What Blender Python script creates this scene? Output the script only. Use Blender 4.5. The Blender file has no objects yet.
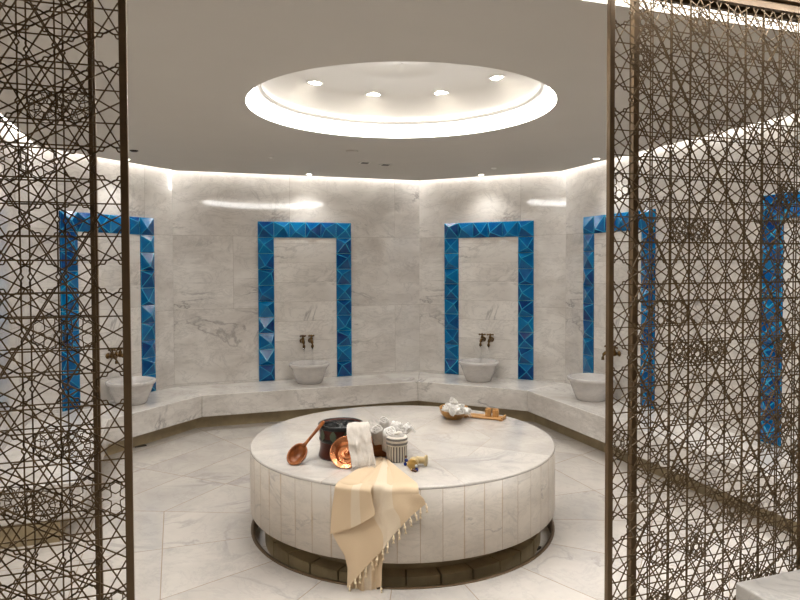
import bpy, math, random
from mathutils import Vector, Matrix, noise
from mathutils.geometry import tessellate_polygon
random.seed(7)
S = bpy.context.scene
COL = S.collection
sin, cos, pi, R = math.sin, math.cos, math.pi, math.radians
T22 = math.tan(R(22.5))

# ------------------------------------------------------------------ camera
FPX, PITCH, ROLL, YAW, CY, EYE = 653.6, R(1.4975), R(.2019), R(18.975), 282.37, 1.6
cam_d = bpy.data.cameras.new('camera'); cam = bpy.data.objects.new('camera', cam_d); COL.objects.link(cam)
cam_d.sensor_width = 36; cam_d.lens = FPX / 800 * 36; cam_d.shift_y = (CY - 300) / 800; cam_d.clip_start = .05
ROT = Matrix.Rotation(-YAW, 3, 'Z') @ Matrix.Rotation(pi / 2 - PITCH, 3, 'X') @ Matrix.Rotation(-ROLL, 3, 'Z')
cam.matrix_world = Matrix.Translation((0, 0, EYE)) @ ROT.to_4x4()
S.camera = cam
S.view_settings.view_transform = 'Standard'; S.view_settings.look = 'None'; S.view_settings.gamma = 1
S.view_settings.use_curve_mapping = False; S.view_settings.exposure = .66
S.cycles.use_denoising = True
S.cycles.max_bounces = 10; S.cycles.diffuse_bounces = 5; S.cycles.sample_clamp_indirect = 4

def ray(px, py): return ROT @ Vector(((px - 400) / FPX, -(py - CY) / FPX, -1))
def at(px, py, z):                       # the point of the horizontal plane z seen at a photo pixel
    d = ray(px, py); k = (z - EYE) / d.z
    return Vector((d.x * k, d.y * k, z))
def at_y(px, py, Y):
    d = ray(px, py); k = Y / d.y
    return Vector((d.x * k, Y, EYE + d.z * k))

# ------------------------------------------------------------------ room dimensions (metres)
ZC, HB, DB, ST = 2.582, .34, .6055, .2125
P = [Vector(p) for p in ((-1.14, 4.2), (-1.14, 6.10), (-.02, 7.219), (2.725, 7.219), (3.934, 6.01), (3.934, 2.1))]
DC, DR, DT, DBOT = Vector((1.353, 3.90)), .945, .509, .129
YS = 1.90
def inset(pts, d):                       # offset an open chain to its right hand side (into the room)
    out = []
    for i, p in enumerate(pts):
        ns = []
        if i > 0: t = (p - pts[i-1]).normalized(); ns.append(Vector((t.y, -t.x)))
        if i < len(pts) - 1: t = (pts[i+1] - p).normalized(); ns.append(Vector((t.y, -t.x)))
        n = sum(ns, Vector((0, 0))).normalized()
        out.append(p + n * (d / n.dot(ns[0])))
    return out

# ------------------------------------------------------------------ node materials
def lin(c): return tuple((x / 12.92 if x <= .04045 else ((x + .055) / 1.055) ** 2.4) for x in [v / 255 for v in c]) + (1,)
class NT:
    def __init__(s, name):
        s.m = bpy.data.materials.new(name); s.m.use_nodes = True; s.t = s.m.node_tree
        s.b = s.t.nodes['Principled BSDF']
    def n(s, typ, **kw):
        o = s.t.nodes.new(typ)
        for k, v in kw.items(): setattr(o, k, v)
        return o
    def l(s, a, b): s.t.links.new(a, b)
    def put(s, sock, v):
        if hasattr(v, 'is_output'): s.l(v, sock)
        else: sock.default_value = v
    def math(s, op, a, b=0., c=None):
        o = s.n('ShaderNodeMath', operation=op); s.put(o.inputs[0], a); s.put(o.inputs[1], b)
        if c is not None: s.put(o.inputs[2], c)
        return o.outputs[0]
    def vmath(s, op, a, b):
        o = s.n('ShaderNodeVectorMath', operation=op); s.put(o.inputs[0], a); s.put(o.inputs[1], b); return o.outputs[0]
    def mix(s, f, a, b, blend='MIX'):
        o = s.n('ShaderNodeMix', data_type='RGBA', blend_type=blend)
        s.put(o.inputs[0], f); s.put(o.inputs[6], a); s.put(o.inputs[7], b); return o.outputs[2]
    def noise(s, vec, scale, detail=4, rough=.55, dist=0.):
        o = s.n('ShaderNodeTexNoise'); s.l(vec, o.inputs['Vector'])
        o.inputs['Scale'].default_value = scale; o.inputs['Detail'].default_value = detail
        o.inputs['Roughness'].default_value = rough; o.inputs['Distortion'].default_value = dist
        return o.outputs[0]
    def ramp(s, f, lo, hi, a=0., b=1.):
        o = s.n('ShaderNodeMapRange'); o.clamp = True
        for i, v in enumerate((f, lo, hi, a, b)): s.put(o.inputs[i], v)
        return o.outputs[0]
    def coord(s, k='Object'):
        if k == 'World': return s.n('ShaderNodeNewGeometry').outputs['Position']
        return s.n('ShaderNodeTexCoord').outputs[k]
    def xyz(s, v):
        o = s.n('ShaderNodeSeparateXYZ'); s.l(v, o.inputs[0]); return o.outputs
    def comb(s, x, y, z):
        o = s.n('ShaderNodeCombineXYZ')
        for i, v in enumerate((x, y, z)): s.put(o.inputs[i], v)
        return o.outputs[0]
    def rnd(s, vec):
        o = s.n('ShaderNodeTexWhiteNoise', noise_dimensions='3D'); s.l(vec, o.inputs['Vector']); return o.outputs
    def bump(s, h, strength, dist=.01):
        o = s.n('ShaderNodeBump'); o.inputs['Strength'].default_value = strength; o.inputs['Distance'].default_value = dist
        s.l(h, o.inputs['Height']); s.l(o.outputs[0], s.b.inputs['Normal'])
    def end(s, col=None, rough=None, metal=None, **kw):
        if col is not None: s.put(s.b.inputs['Base Color'], col)
        if rough is not None: s.put(s.b.inputs['Roughness'], rough)
        if metal is not None: s.put(s.b.inputs['Metallic'], metal)
        for k, v in kw.items(): s.put(s.b.inputs[k.replace('_', ' ')], v)
        return s.m

def veins(t, vec, base, cloud, vein, scale=1., amount=.7):
    stretch = t.n('ShaderNodeMapping'); stretch.inputs['Rotation'].default_value = (.5, .35, .6)
    stretch.inputs['Scale'].default_value = (scale, scale * .8, scale * 2.1); t.l(vec, stretch.inputs[0]); v = stretch.outputs[0]
    c1 = t.ramp(t.noise(v, 1.6, 5, .6, .6), .38, .68)
    col = t.mix(c1, base, cloud)
    n = t.noise(v, .95, 7, .6, 1.1); ridge = t.math('ABSOLUTE', t.math('SUBTRACT', n, .5))
    mask = t.ramp(t.noise(v, 1.1, 2), .47, .66)
    f = t.math('MULTIPLY', t.ramp(ridge, 0., .022, 1., 0.), t.math('MULTIPLY', mask, amount))
    n2 = t.noise(v, 3.2, 6, .7, 1.0); r2 = t.math('ABSOLUTE', t.math('SUBTRACT', n2, .48))
    f2 = t.math('MULTIPLY', t.ramp(r2, 0., .03, 1., 0.), amount * .3)
    col = t.mix(t.math('MAXIMUM', f, f2), col, vein)
    fine = t.noise(vec, 22 * scale, 4, .7)
    return t.mix(t.ramp(fine, .3, .8, 0, .10), col, vein)

WB, WC, WV = lin((227, 222, 215)), lin((196, 189, 181)), lin((122, 116, 113))
def marble(name, scale=1., base=WB, cloud=WC, vein=WV, rough=.16, amount=.7):
    t = NT(name); return t.end(veins(t, t.coord('Object'), base, cloud, vein, scale, amount), rough)
def slab_marble(name, bw, bh, off=.5, base=WB, cloud=WC, vein=WV, rough=.05, joint=.0016, z0=0., amount=.75):
    t = NT(name); x, y, z = t.xyz(t.coord('Object'))
    row = t.math('FLOOR', t.math('DIVIDE', t.math('SUBTRACT', z, z0), bh))
    xs = t.math('ADD', t.math('DIVIDE', x, bw), t.math('MULTIPLY', row, off))
    ci = t.math('FLOOR', xs)
    rn = t.rnd(t.comb(ci, row, 3.3)); rc = rn[1]
    vec = t.vmath('ADD', t.coord('Object'), t.vmath('MULTIPLY', rc, (1.3, 2.5, .7)))
    col = veins(t, vec, base, cloud, vein, 1., amount)
    col = t.mix(t.ramp(rn[0], 0, 1, 0., .22), col, tuple(c * .82 for c in base[:3]) + (1,))
    dx = t.math('MULTIPLY', t.math('PINGPONG', xs, .5), bw)
    dz = t.math('MULTIPLY', t.math('PINGPONG', t.math('DIVIDE', t.math('SUBTRACT', z, z0), bh), .5), bh)
    j = t.math('LESS_THAN', t.math('MINIMUM', dx, dz), joint)
    col = t.mix(t.math('MULTIPLY', j, .55), col, lin((140, 126, 112)))
    return t.end(col, rough, Specular_IOR_Level=.8)
def plain(name, col, rough=.5, metal=0., bump=None, var=.12, scale=30):
    t = NT(name); c = lin(col); v = t.coord('Object')
    f = t.ramp(t.noise(v, scale, 4), .3, .75, 0, 1)
    if bump: t.bump(t.noise(v, bump[0], 3), bump[1], .004)
    return t.end(t.mix(f, c, tuple(x * (1 - var) for x in c[:3]) + (1,)), rough, metal)
def emit(name, col, strength):
    t = NT(name); return t.end((1, 1, 1, 1), .5, Emission_Color=tuple(col) + (1,), Emission_Strength=strength)
def radial(name, cx, cy, ring0, ringd, nrad, skip=None, rough=.12, joint=.0025, mat_scale=1.0, grout=(150, 128, 106)):
    t = NT(name); x, y, z = t.xyz(t.coord('World'))
    x = t.math('SUBTRACT', x, cx); y = t.math('SUBTRACT', y, cy)
    ax, ay = t.math('ABSOLUTE', x), t.math('ABSOLUTE', y)
    oc = t.math('MAXIMUM', t.math('MAXIMUM', ax, ay), t.math('MULTIPLY', t.math('ADD', ax, ay), .70711))
    q = t.math('DIVIDE', t.math('SUBTRACT', oc, ring0), ringd)
    q = t.math('MAXIMUM', q, -.5)
    ring = t.math('FLOOR', q); dring = t.math('MULTIPLY', t.math('PINGPONG', q, .5), ringd)
    dring = t.math('ADD', dring, t.math('MULTIPLY', t.math('LESS_THAN', q, -.45), 1.))
    st = 2 * pi / nrad; an = t.math('DIVIDE', t.math('ARCTAN2', y, x), st)
    rr = t.math('SQRT', t.math('ADD', t.math('MULTIPLY', x, x), t.math('MULTIPLY', y, y)))
    drad = t.math('MULTIPLY', rr, t.math('SINE', t.math('MULTIPLY', t.math('PINGPONG', an, .5), st)))
    rn = t.rnd(t.comb(ring, t.math('FLOOR', an), 1.7))
    vec = t.vmath('ADD', t.coord('World'), t.vmath('MULTIPLY', rn[1], (3, 3, 3)))
    col = veins(t, vec, lin((209, 202, 193)), lin((186, 180, 173)), lin((142, 138, 138)), mat_scale, .62)
    col = t.mix(t.ramp(rn[0], 0, 1, 0., .25), col, lin((186, 176, 166)))
    j = t.math('LESS_THAN', t.math('MINIMUM', dring, drad), joint)
    col = t.mix(t.math('MULTIPLY', j, .75), col, lin(grout))
    return t.end(col, rough)

M = {}
M['wall'] = slab_marble('wall_marble', 1.22, .78, .5, z0=.34 + .02, amount=.8)
M['panel'] = slab_marble('niche_marble', 2.6, .215, .0, base=lin((236, 231, 224)), cloud=lin((214, 208, 200)), joint=.0012, z0=.34)
M['bench'] = marble('bench_marble', 1.1)
M['basin'] = marble('basin_marble', 2.2, lin((206, 201, 196)), lin((186, 181, 177)), lin((140, 137, 136)), .2, .5)
M['floor'] = radial('floor_marble', DC.x, DC.y, 1.44, .42, 16)
M['drumtop'] = radial('platform_top_marble', DC.x, DC.y, .52, 3., 8, joint=.0014, rough=.14, mat_scale=1.6, grout=(176, 160, 142))
M['ceiling'] = plain('ceiling_paint', (190, 185, 177), .7, var=.03, scale=3)
M['bronze'] = plain('bronze_metal', (96, 75, 49), .42, .35, var=.2)
M['lattice'] = plain('lattice_bronze', (102, 81, 52), .45, .3, var=.2)
M['dark'] = plain('dark_metal', (38, 33, 28), .45, .6)
M['brass'] = plain('aged_brass', (110, 84, 50), .3, .9, var=.4, scale=60)
M['tile'] = None
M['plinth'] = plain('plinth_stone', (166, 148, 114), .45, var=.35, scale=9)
M['copper'] = plain('copper', (236, 158, 110), .27, 1., (90, .12), var=.15)
M['spoon'] = None
M['cloth'] = plain('white_cotton', (216, 207, 196), .9, 0, (160, .5), .12, 50)
M['towel'] = plain('white_towel', (232, 228, 222), .95, 0, (220, .8), .14, 60)
M['greytowel'] = plain('pale_grey_towel', (205, 199, 192), .95, 0, (220, .8), .22, 60)
M['frost'] = plain('white_enamel', (225, 222, 216), .4)
M['blue'] = plain('blue_glass', (24, 40, 110), .1)
M['bead'] = plain('brown_bead', (92, 56, 34), .25)
M['gold'] = plain('gold_coloured_lid', (196, 160, 92), .35, .35)
M['pale'] = plain('pale_wood', (206, 182, 134), .5, var=.2)
WARM = (1., .99, .97)
M['led'] = emit('led_strip_light', WARM, 31)
M['ledring'] = emit('led_ring_light', WARM, 40)
M['ledup'] = emit('dome_fill_light', WARM, 6)
M['ledfront'] = emit('led_front_light', WARM, 26)
M['band'] = emit('glowing_lip', WARM, 5.5)
M['ledslot'] = emit('led_slot_light', WARM, 95)
M['lamp'] = emit('lamp_light', (1., .93, .83), 45)
def wood(name, a, b, rough=.4, sc=(14, 14, 2.5)):
    t = NT(name); mp = t.n('ShaderNodeMapping'); mp.inputs['Scale'].default_value = sc; t.l(t.coord('Object'), mp.inputs[0])
    f = t.noise(mp.outputs[0], 3.2, 5, .6, .8); return t.end(t.mix(t.ramp(f, .3, .7), lin(a), lin(b)), rough)
M['spoon'] = wood('spoon_wood', (178, 108, 54), (122, 64, 28), .3)
M['bowlwood'] = wood('bowl_wood', (184, 138, 70), (136, 94, 42), .4, (10, 10, 10))
M['traywood'] = wood('tray_wood', (188, 142, 86), (150, 106, 58), .45, (4, 30, 30))
M['blockwood'] = wood('block_wood', (196, 150, 88), (150, 104, 52), .45, (30, 30, 5))
def mk_wicker():
    t = NT('wicker'); x, y, z = t.xyz(t.coord('Object'))
    w = t.n('ShaderNodeTexWave', wave_type='BANDS', bands_direction='Z'); w.inputs['Scale'].default_value = 38; t.l(t.coord('Object'), w.inputs[0])
    t.bump(w.outputs[1], .8, .006)
    return t.end(t.mix(w.outputs[1], lin((120, 66, 30)), lin((196, 126, 66))), .6)
M['wicker'] = mk_wicker()
def mk_bucket():
    t = NT('bucket_dark_copper'); v = t.coord('Object')
    f = t.ramp(t.noise(v, 9, 4), .35, .7)
    return t.end(t.mix(f, lin((86, 38, 24)), lin((40, 25, 20))), .3, .35)
M['bucket'] = mk_bucket()
M['bucketband'] = plain('bucket_black_band', (30, 30, 29), .35, .4, (120, .4))
M['leaf'] = plain('green_patina', (72, 84, 62), .5)
def mk_beige():
    t = NT('beige_cotton'); v = t.n('ShaderNodeUVMap').outputs[0]; x, y, z = t.xyz(v)
    st = t.math('MULTIPLY', t.math('GREATER_THAN', x, .46), t.math('LESS_THAN', x, .68))
    wv = t.n('ShaderNodeTexWave', bands_direction='Y'); wv.inputs['Scale'].default_value = 120; t.l(v, wv.inputs[0])
    col = t.mix(t.math('MULTIPLY', st, .55), lin((210, 186, 154)), lin((220, 208, 188)))
    col = t.mix(t.math('MULTIPLY', wv.outputs[1], .08), col, lin((190, 156, 110)))
    t.bump(t.noise(v, 260, 2), .25, .002)
    return t.end(col, .9)
M['beige'] = mk_beige()
M['fringe'] = plain('cream_fringe', (236, 216, 182), .9)
def mk_stripe():
    t = NT('striped_towel'); x, y, z = t.xyz(t.coord('Object'))
    an = t.math('FRACT', t.math('MULTIPLY', t.math('ARCTAN2', y, x), 22 / (2 * pi)))
    vert = t.math('MULTIPLY', t.math('LESS_THAN', an, .5), t.math('LESS_THAN', z, .088))
    zz = t.math('FRACT', t.math('MULTIPLY', z, 42)); hor = t.math('MULTIPLY', t.math('LESS_THAN', zz, .5), t.math('MULTIPLY', t.math('GREATER_THAN', z, .092), t.math('LESS_THAN', z, .135)))
    f = t.math('MULTIPLY', t.math('MAXIMUM', vert, hor), .85)
    t.bump(t.noise(t.coord('Object'), 220, 2), .6, .004)
    return t.end(t.mix(f, lin((226, 218, 206)), lin((78, 76, 74))), .95)
M['stripe'] = mk_stripe()
def mk_clad():
    t = NT('platform_cladding_marble'); x, y, z = t.xyz(t.coord('Object'))
    an = t.math('MULTIPLY', t.math('ARCTAN2', y, x), 52 / (2 * pi))
    idn = t.math('FLOOR', an); rn = t.rnd(t.comb(idn, 2., 5.))
    vec = t.vmath('ADD', t.coord('Object'), t.vmath('MULTIPLY', rn[1], (4, 4, 4)))
    col = veins(t, vec, lin((204, 194, 181)), lin((184, 174, 162)), lin((132, 126, 122)), 1.6, .7)
    col = t.mix(t.ramp(rn[0], 0, 1, 0, .3), col, lin((188, 178, 164)))
    d = t.math('PINGPONG', an, .5)
    rust = t.math('MULTIPLY', t.ramp(d, .012, .10, .45, 0.), t.ramp(t.noise(t.coord('Object'), 5, 3), .45, .7))
    col = t.mix(rust, col, lin((170, 140, 98)))
    col = t.mix(t.math('MULTIPLY', t.math('LESS_THAN', d, .016), .7), col, lin((150, 126, 98)))
    return t.end(col, .38)
M['clad'] = mk_clad()
def mk_tile(name, a, b, rough):
    t = NT(name); at_ = t.n('ShaderNodeAttribute'); at_.attribute_name = 'tone'
    n = t.noise(t.coord('Object'), 14, 3)
    f = t.math('ADD', t.math('MULTIPLY', at_.outputs['Fac'], .9), t.math('MULTIPLY', t.ramp(n, .3, .7), .3))
    return t.end(t.mix(f, lin(a), lin(b)), rough, Specular_IOR_Level=.3, Coat_Weight=.08, Coat_Roughness=.05)
M['tile'] = mk_tile('blue_glaze', (0, 38, 102), (0, 110, 164), .16)
M['tileridge'] = mk_tile('pale_blue_glaze', (0, 92, 150), (52, 166, 196), .16)
def mk_water():
    t = NT('running_water')
    return t.end((1, 1, 1, 1), .03, Transmission_Weight=1., IOR=1.33)
M['water'] = mk_water()

# ------------------------------------------------------------------ mesh helpers
class MB:
    def __init__(s): s.v, s.f, s.sm, s.mi, s.uv = [], [], [], [], None
    def add(s, vs, fs, smooth=False, mi=0, X=None):
        b = len(s.v); s.v += [tuple(X @ Vector(p)) if X else tuple(p) for p in vs]
        for f in fs: s.f.append(tuple(b + i for i in f)); s.sm.append(smooth); s.mi.append(mi)
        return s
    def box(s, lo, hi, X=None, mi=0):
        (a, b, c), (d, e, f) = lo, hi
        return s.add([(a,b,c),(d,b,c),(d,e,c),(a,e,c),(a,b,f),(d,b,f),(d,e,f),(a,e,f)],
                     [(0,3,2,1),(4,5,6,7),(0,1,5,4),(1,2,6,5),(2,3,7,6),(3,0,4,7)], False, mi, X)
    def bar(s, p, q, w, y0, y1, mi=0):              # flat bar in the xz plane from p to q, width w, depth y0..y1
        p, q = Vector(p), Vector(q); d = (q - p)
        if d.length < 1e-5: return s
        d.normalize(); n = Vector((-d.y, d.x)) * w / 2
        c = [p + n, p - n, q - n, q + n]
        return s.add([(k.x, y0, k.y) for k in c] + [(k.x, y1, k.y) for k in c],
                     [(0,1,2,3),(7,6,5,4),(0,4,5,1),(1,5,6,2),(2,6,7,3),(3,7,4,0)], False, mi)
    def lathe(s, prof, n=48, X=None, smooth=True, mi=0, closed=False, wob=None):
        vs, fs = [], []
        for i in range(n):
            a = 2 * pi * i / n
            for (r, z) in prof:
                k = wob(a, z) if wob else 1
                vs.append((r * cos(a) * k, r * sin(a) * k, z))
        m = len(prof)
        for i in range(n):
            j = (i + 1) % n
            for k in range(m if closed else m - 1):
                l = (k + 1) % m
                fs.append((i*m+k, j*m+k, j*m+l, i*m+l))
        return s.add(vs, fs, smooth, mi, X)
    def tube(s, pts, rad, n=10, cap=True, X=None, mi=0, smooth=True, flat=1.):
        pts = [Vector(p) for p in pts]; vs, fs = [], []
        up = Vector((.13, .31, .94))
        for i, p in enumerate(pts):
            t = (pts[min(i+1, len(pts)-1)] - pts[max(i-1, 0)]).normalized()
            a = t.cross(up)
            if a.length < .05: a = t.cross(Vector((1, 0, 0)))
            a.normalize(); b = t.cross(a); r = rad[i] if isinstance(rad, (list, tuple)) else rad
            for k in range(n):
                th = 2*pi*k/n; vs.append(p + a*r*cos(th) + b*r*flat*sin(th))
        for i in range(len(pts)-1):
            for k in range(n):
                l = (k+1) % n; fs.append((i*n+k, i*n+l, (i+1)*n+l, (i+1)*n+k))
        if cap: fs += [tuple(range(n))[::-1], tuple((len(pts)-1)*n+k for k in range(n))]
        return s.add(vs, fs, smooth, mi, X)
    def ball(s, c, r, n=12, sq=(1, 1, 1), mi=0):
        prof = [(max(1e-5, sin(pi*k/n)), -cos(pi*k/n)) for k in range(n+1)]
        return s.lathe(prof, n*2, Matrix.Translation(c) @ Matrix.Diagonal((r*sq[0], r*sq[1], r*sq[2], 1)), True, mi)
    def grid(s, pts, uvs=None, smooth=True, mi=0):  # rows of points
        nr, nc = len(pts), len(pts[0])
        if uvs: s.uv = [u for r in uvs for u in r]
        return s.add([p for r in pts for p in r], [(i*nc+j, i*nc+j+1, (i+1)*nc+j+1, (i+1)*nc+j) for i in range(nr-1) for j in range(nc-1)], smooth, mi)
    def poly(s, pts, z0, z1, mi=0):                  # prism over a convex 2D polygon (counter-clockwise)
        n = len(pts)
        return s.add([(p[0], p[1], z0) for p in pts] + [(p[0], p[1], z1) for p in pts],
                     [tuple(range(n))[::-1], tuple(range(n, 2*n))] + [(i, (i+1)%n, n+(i+1)%n, n+i) for i in range(n)], False, mi)
    def build(s, name, mats, parent=None, loc=(0,0,0), rotz=0, bevel=0, solid=0, sub=0, tone=None):
        me = bpy.data.meshes.new(name); me.from_pydata(s.v, [], s.f)
        for m in (mats if isinstance(mats, (list, tuple)) else [mats]): me.materials.append(M[m] if isinstance(m, str) else m)
        me.polygons.foreach_set('use_smooth', s.sm); me.polygons.foreach_set('material_index', s.mi)
        if s.uv:
            u = me.uv_layers.new(name='UVMap')
            for lp in me.loops: u.data[lp.index].uv = s.uv[lp.vertex_index]
        if tone:
            a = me.attributes.new('tone', 'FLOAT', 'FACE'); a.data.foreach_set('value', tone)
        me.update()
        o = bpy.data.objects.new(name, me); COL.objects.link(o); o.location = loc; o.rotation_euler.z = rotz
        if parent: o.parent = parent
        if solid:
            md = o.modifiers.new('solid', 'SOLIDIFY'); md.thickness = solid; md.offset = 0
        if bevel:
            md = o.modifiers.new('bevel', 'BEVEL'); md.width = bevel; md.segments = 3; md.limit_method = 'ANGLE'; md.angle_limit = R(40)
        if sub:
            md = o.modifiers.new('sub', 'SUBSURF'); md.levels = sub; md.render_levels = sub
        return o
def tag(o, label=None, cat=None, group=None, kind=None):
    for k, v in (('label', label), ('category', cat), ('group', group), ('kind', kind)):
        if v: o[k] = v
    return o
def thing(name, label, cat, loc=(0,0,0), rotz=0, group=None):
    o = bpy.data.objects.new(name, None); COL.objects.link(o); o.location = loc; o.rotation_euler.z = rotz
    return tag(o, label, cat, group)
def copy_tree(o, parent=None):
    c = o.copy(); COL.objects.link(c)
    if parent: c.parent = parent
    for ch in list(o.children): copy_tree(ch, c)
    return c
def axis_frame(p, d, roll=0.):                       # matrix whose z axis points along d, origin at p
    q = Vector(d).normalized().to_track_quat('Z', 'Y')
    return Matrix.Translation(p) @ q.to_matrix().to_4x4() @ Matrix.Rotation(roll, 4, 'Z')

# ------------------------------------------------------------------ the room shell
def holed(outer, hole, z, flip):
    pl = [[Vector((p[0], p[1], 0)) for p in outer], [Vector((p[0], p[1], 0)) for p in hole]]
    tris = tessellate_polygon(pl); vs = [(p[0], p[1], z) for p in list(outer) + list(hole)]
    out = []
    for t in tris:
        a, b, c = [Vector(vs[i]) for i in t]; up = (b-a).cross(c-a).z > 0
        out.append(tuple(t) if up != flip else tuple(t)[::-1])
    return vs, out
def circle(r, n=96, c=DC): return [(c.x + r*cos(2*pi*k/n), c.y + r*sin(2*pi*k/n)) for k in range(n)]
RG = .938                                             # outer radius of the drainage channel round the platform
X0, X1, YB0 = -2.2, 4.1, -2.4
fl = MB(); vs, fs = holed([(X0, YB0), (X1, YB0), (X1, 7.35), (X0, 7.35)], circle(RG), 0, False); fl.add(vs, fs)
n = 96; ci = circle(RG); fl.add([(x, y, 0) for x, y in ci] + [(x, y, -.07) for x, y in ci], [(k, n+k, n+(k+1)%n, (k+1)%n) for k in range(n)])
fl.add([(x, y, -.07) for x, y in ci], [tuple(range(n))])
tag(fl.build('floor', 'floor'), 'pale marble floor in octagonal rings round the platform', 'floor', kind='structure')

def wall(name, a, b, mat='wall', z1=2.95, z0=-.05, th=.12):
    a, b = Vector(a), Vector(b); d = b - a; L = d.length
    m = MB().box((-.0, 0, z0), (L, th, z1))
    return tag(m.build(name, mat, None, (a.x, a.y, 0), math.atan2(d.y, d.x)), kind='structure')
walls = [(P[0].x, 2.0), P[1], P[2], P[3], P[4], (P[5].x, 2.0)]
for nm, a, b in zip(('wall_left', 'wall_back_left', 'wall_back', 'wall_back_right', 'wall_right'), walls[:-1], walls[1:]): wall(nm, a, b)
wall('wall_front_left', (X0, YB0), (X0, 2.0), 'ceiling'); wall('wall_front_right', (X1, 2.0), (X1, YB0), 'ceiling')
wall('wall_front', (X1, YB0), (X0, YB0), 'ceiling')
wall('wall_screen_left', (X0, 2.0), (P[0].x, 2.0), 'ceiling')

# suspended ceiling with a perimeter light gap and a round recess
GAP = .09
full = [Vector((P[0].x, 2.10))] + P[1:5] + [Vector((P[5].x, 2.10))]
ins = inset(full, GAP); ins[0].y = ins[-1].y = 2.10
ROP = .95
cl = MB(); outer = [(p.x, p.y) for p in ins]; hole = circle(ROP)
vs, fs = holed(outer, hole, ZC, True); cl.add(vs, fs)
k = len(outer); cl.add([(x, y, ZC) for x, y in outer] + [(x, y, ZC+.08) for x, y in outer], [(i, (i+1)%k, k+(i+1)%k, k+i) for i in range(k)])
vs, fs = holed(outer, circle(ROP + .002), ZC+.08, False); cl.add(vs, fs)
tag(cl.build('ceiling', 'ceiling'), 'grey painted flat ceiling with a large round recess', 'ceiling', kind='structure')
tag(MB().box((X0, YB0, 2.95), (X1, 7.4, 3.0)).build('ceiling_upper', 'ceiling'), kind='structure')
tag(MB().box((X0, YB0, 2.62), (X1, 1.98, 2.68)).build('ceiling_front', 'ceiling'), kind='structure')
tag(MB().lathe([(ROP-.003, ZC+.003), (ROP-.003, ZC+.086)], 96, Matrix.Translation((DC.x, DC.y, 0))).build('trim_8', 'band'), 'white lip of the ceiling recess made to glow like its cove light', 'light strip', kind='structure')  # lit lip given its own emission, for its brightness and streak on the walls
tag(MB().lathe([(ROP, ZC), (ROP, 2.95)], 96, Matrix.Translation((DC.x, DC.y, 0))).build('trim_1', 'frost'), kind='structure')
dome = MB().lathe([(.915, 2.70), (.89, 2.672), (.858, 2.672), (.858, 2.692), (.885, 2.692), (.875, 2.70), (.84, 2.765), (.78, 2.815), (.70, 2.845), (.35, 2.86), (.0001, 2.865), (.0001, 2.88), (.9, 2.88), (.915, 2.70)], 96, Matrix.Translation((DC.x, DC.y, 0)))
tag(dome.build('ceiling_dome', 'ceiling'), 'shallow round ceiling dome holding ring of downlights', 'ceiling', kind='structure')

# light strips: they sit in the ceiling gap, round the dome and over the screens
def strip(name, pts, w, z, label):
    m = MB()
    ou, inn = pts
    for i in range(len(ou)-1):
        m.add([(ou[i].x, ou[i].y, z), (ou[i+1].x, ou[i+1].y, z), (inn[i+1].x, inn[i+1].y, z), (inn[i].x, inn[i].y, z)], [(0, 1, 2, 3)])
    return tag(m.build(name, 'led'), label, 'light strip', kind='structure')
strip('trim_2', (inset(full, .02), inset(full, .045)), .02, 2.70, 'warm light strip in the gap between ceiling and walls')
ring = MB().lathe([(.925, 2.745), (.947, 2.745)], 96, Matrix.Translation((DC.x, DC.y, 0)))
tag(MB().lathe([(.862, 2.694), (.874, 2.694)], 96, Matrix.Translation((DC.x, DC.y, 0))).build('trim_7', 'ledup'), 'thin added light ring brightening the dome from its inner ledge', 'light strip', kind='structure')  # unseen ring added to brighten the inside of the dome
tag(ring.build('trim_3', 'ledring'), 'warm light ring hidden round the dome', 'light strip', kind='structure')
tag(MB().box((P[0].x, 2.02, 2.74), (P[5].x, 2.05, 2.75)).build('trim_4', 'ledslot'), 'warm light strip in the slot above the screens', 'light strip', kind='structure')

# ------------------------------------------------------------------ wall bench
bench = thing('wall_bench', 'long low white marble bench running along all the walls', 'bench', (1.4, 6.9, 0))
o0, o1, o2 = P, inset(P, DB), inset(P, .49)
for i in range(5):
    q = [o0[i], o0[i+1], o1[i+1], o1[i]][::-1]
    b = MB().poly([(p.x - 1.4, p.y - 6.9) for p in q], HB - ST, HB).build('bench_slab', 'bench', bench, bevel=.008)
    q = [o0[i], o0[i+1], o2[i+1], o2[i]][::-1]
    MB().poly([(p.x - 1.4, p.y - 6.9) for p in q], 0, HB - ST).build('bench_base', 'plinth', bench)

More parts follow.
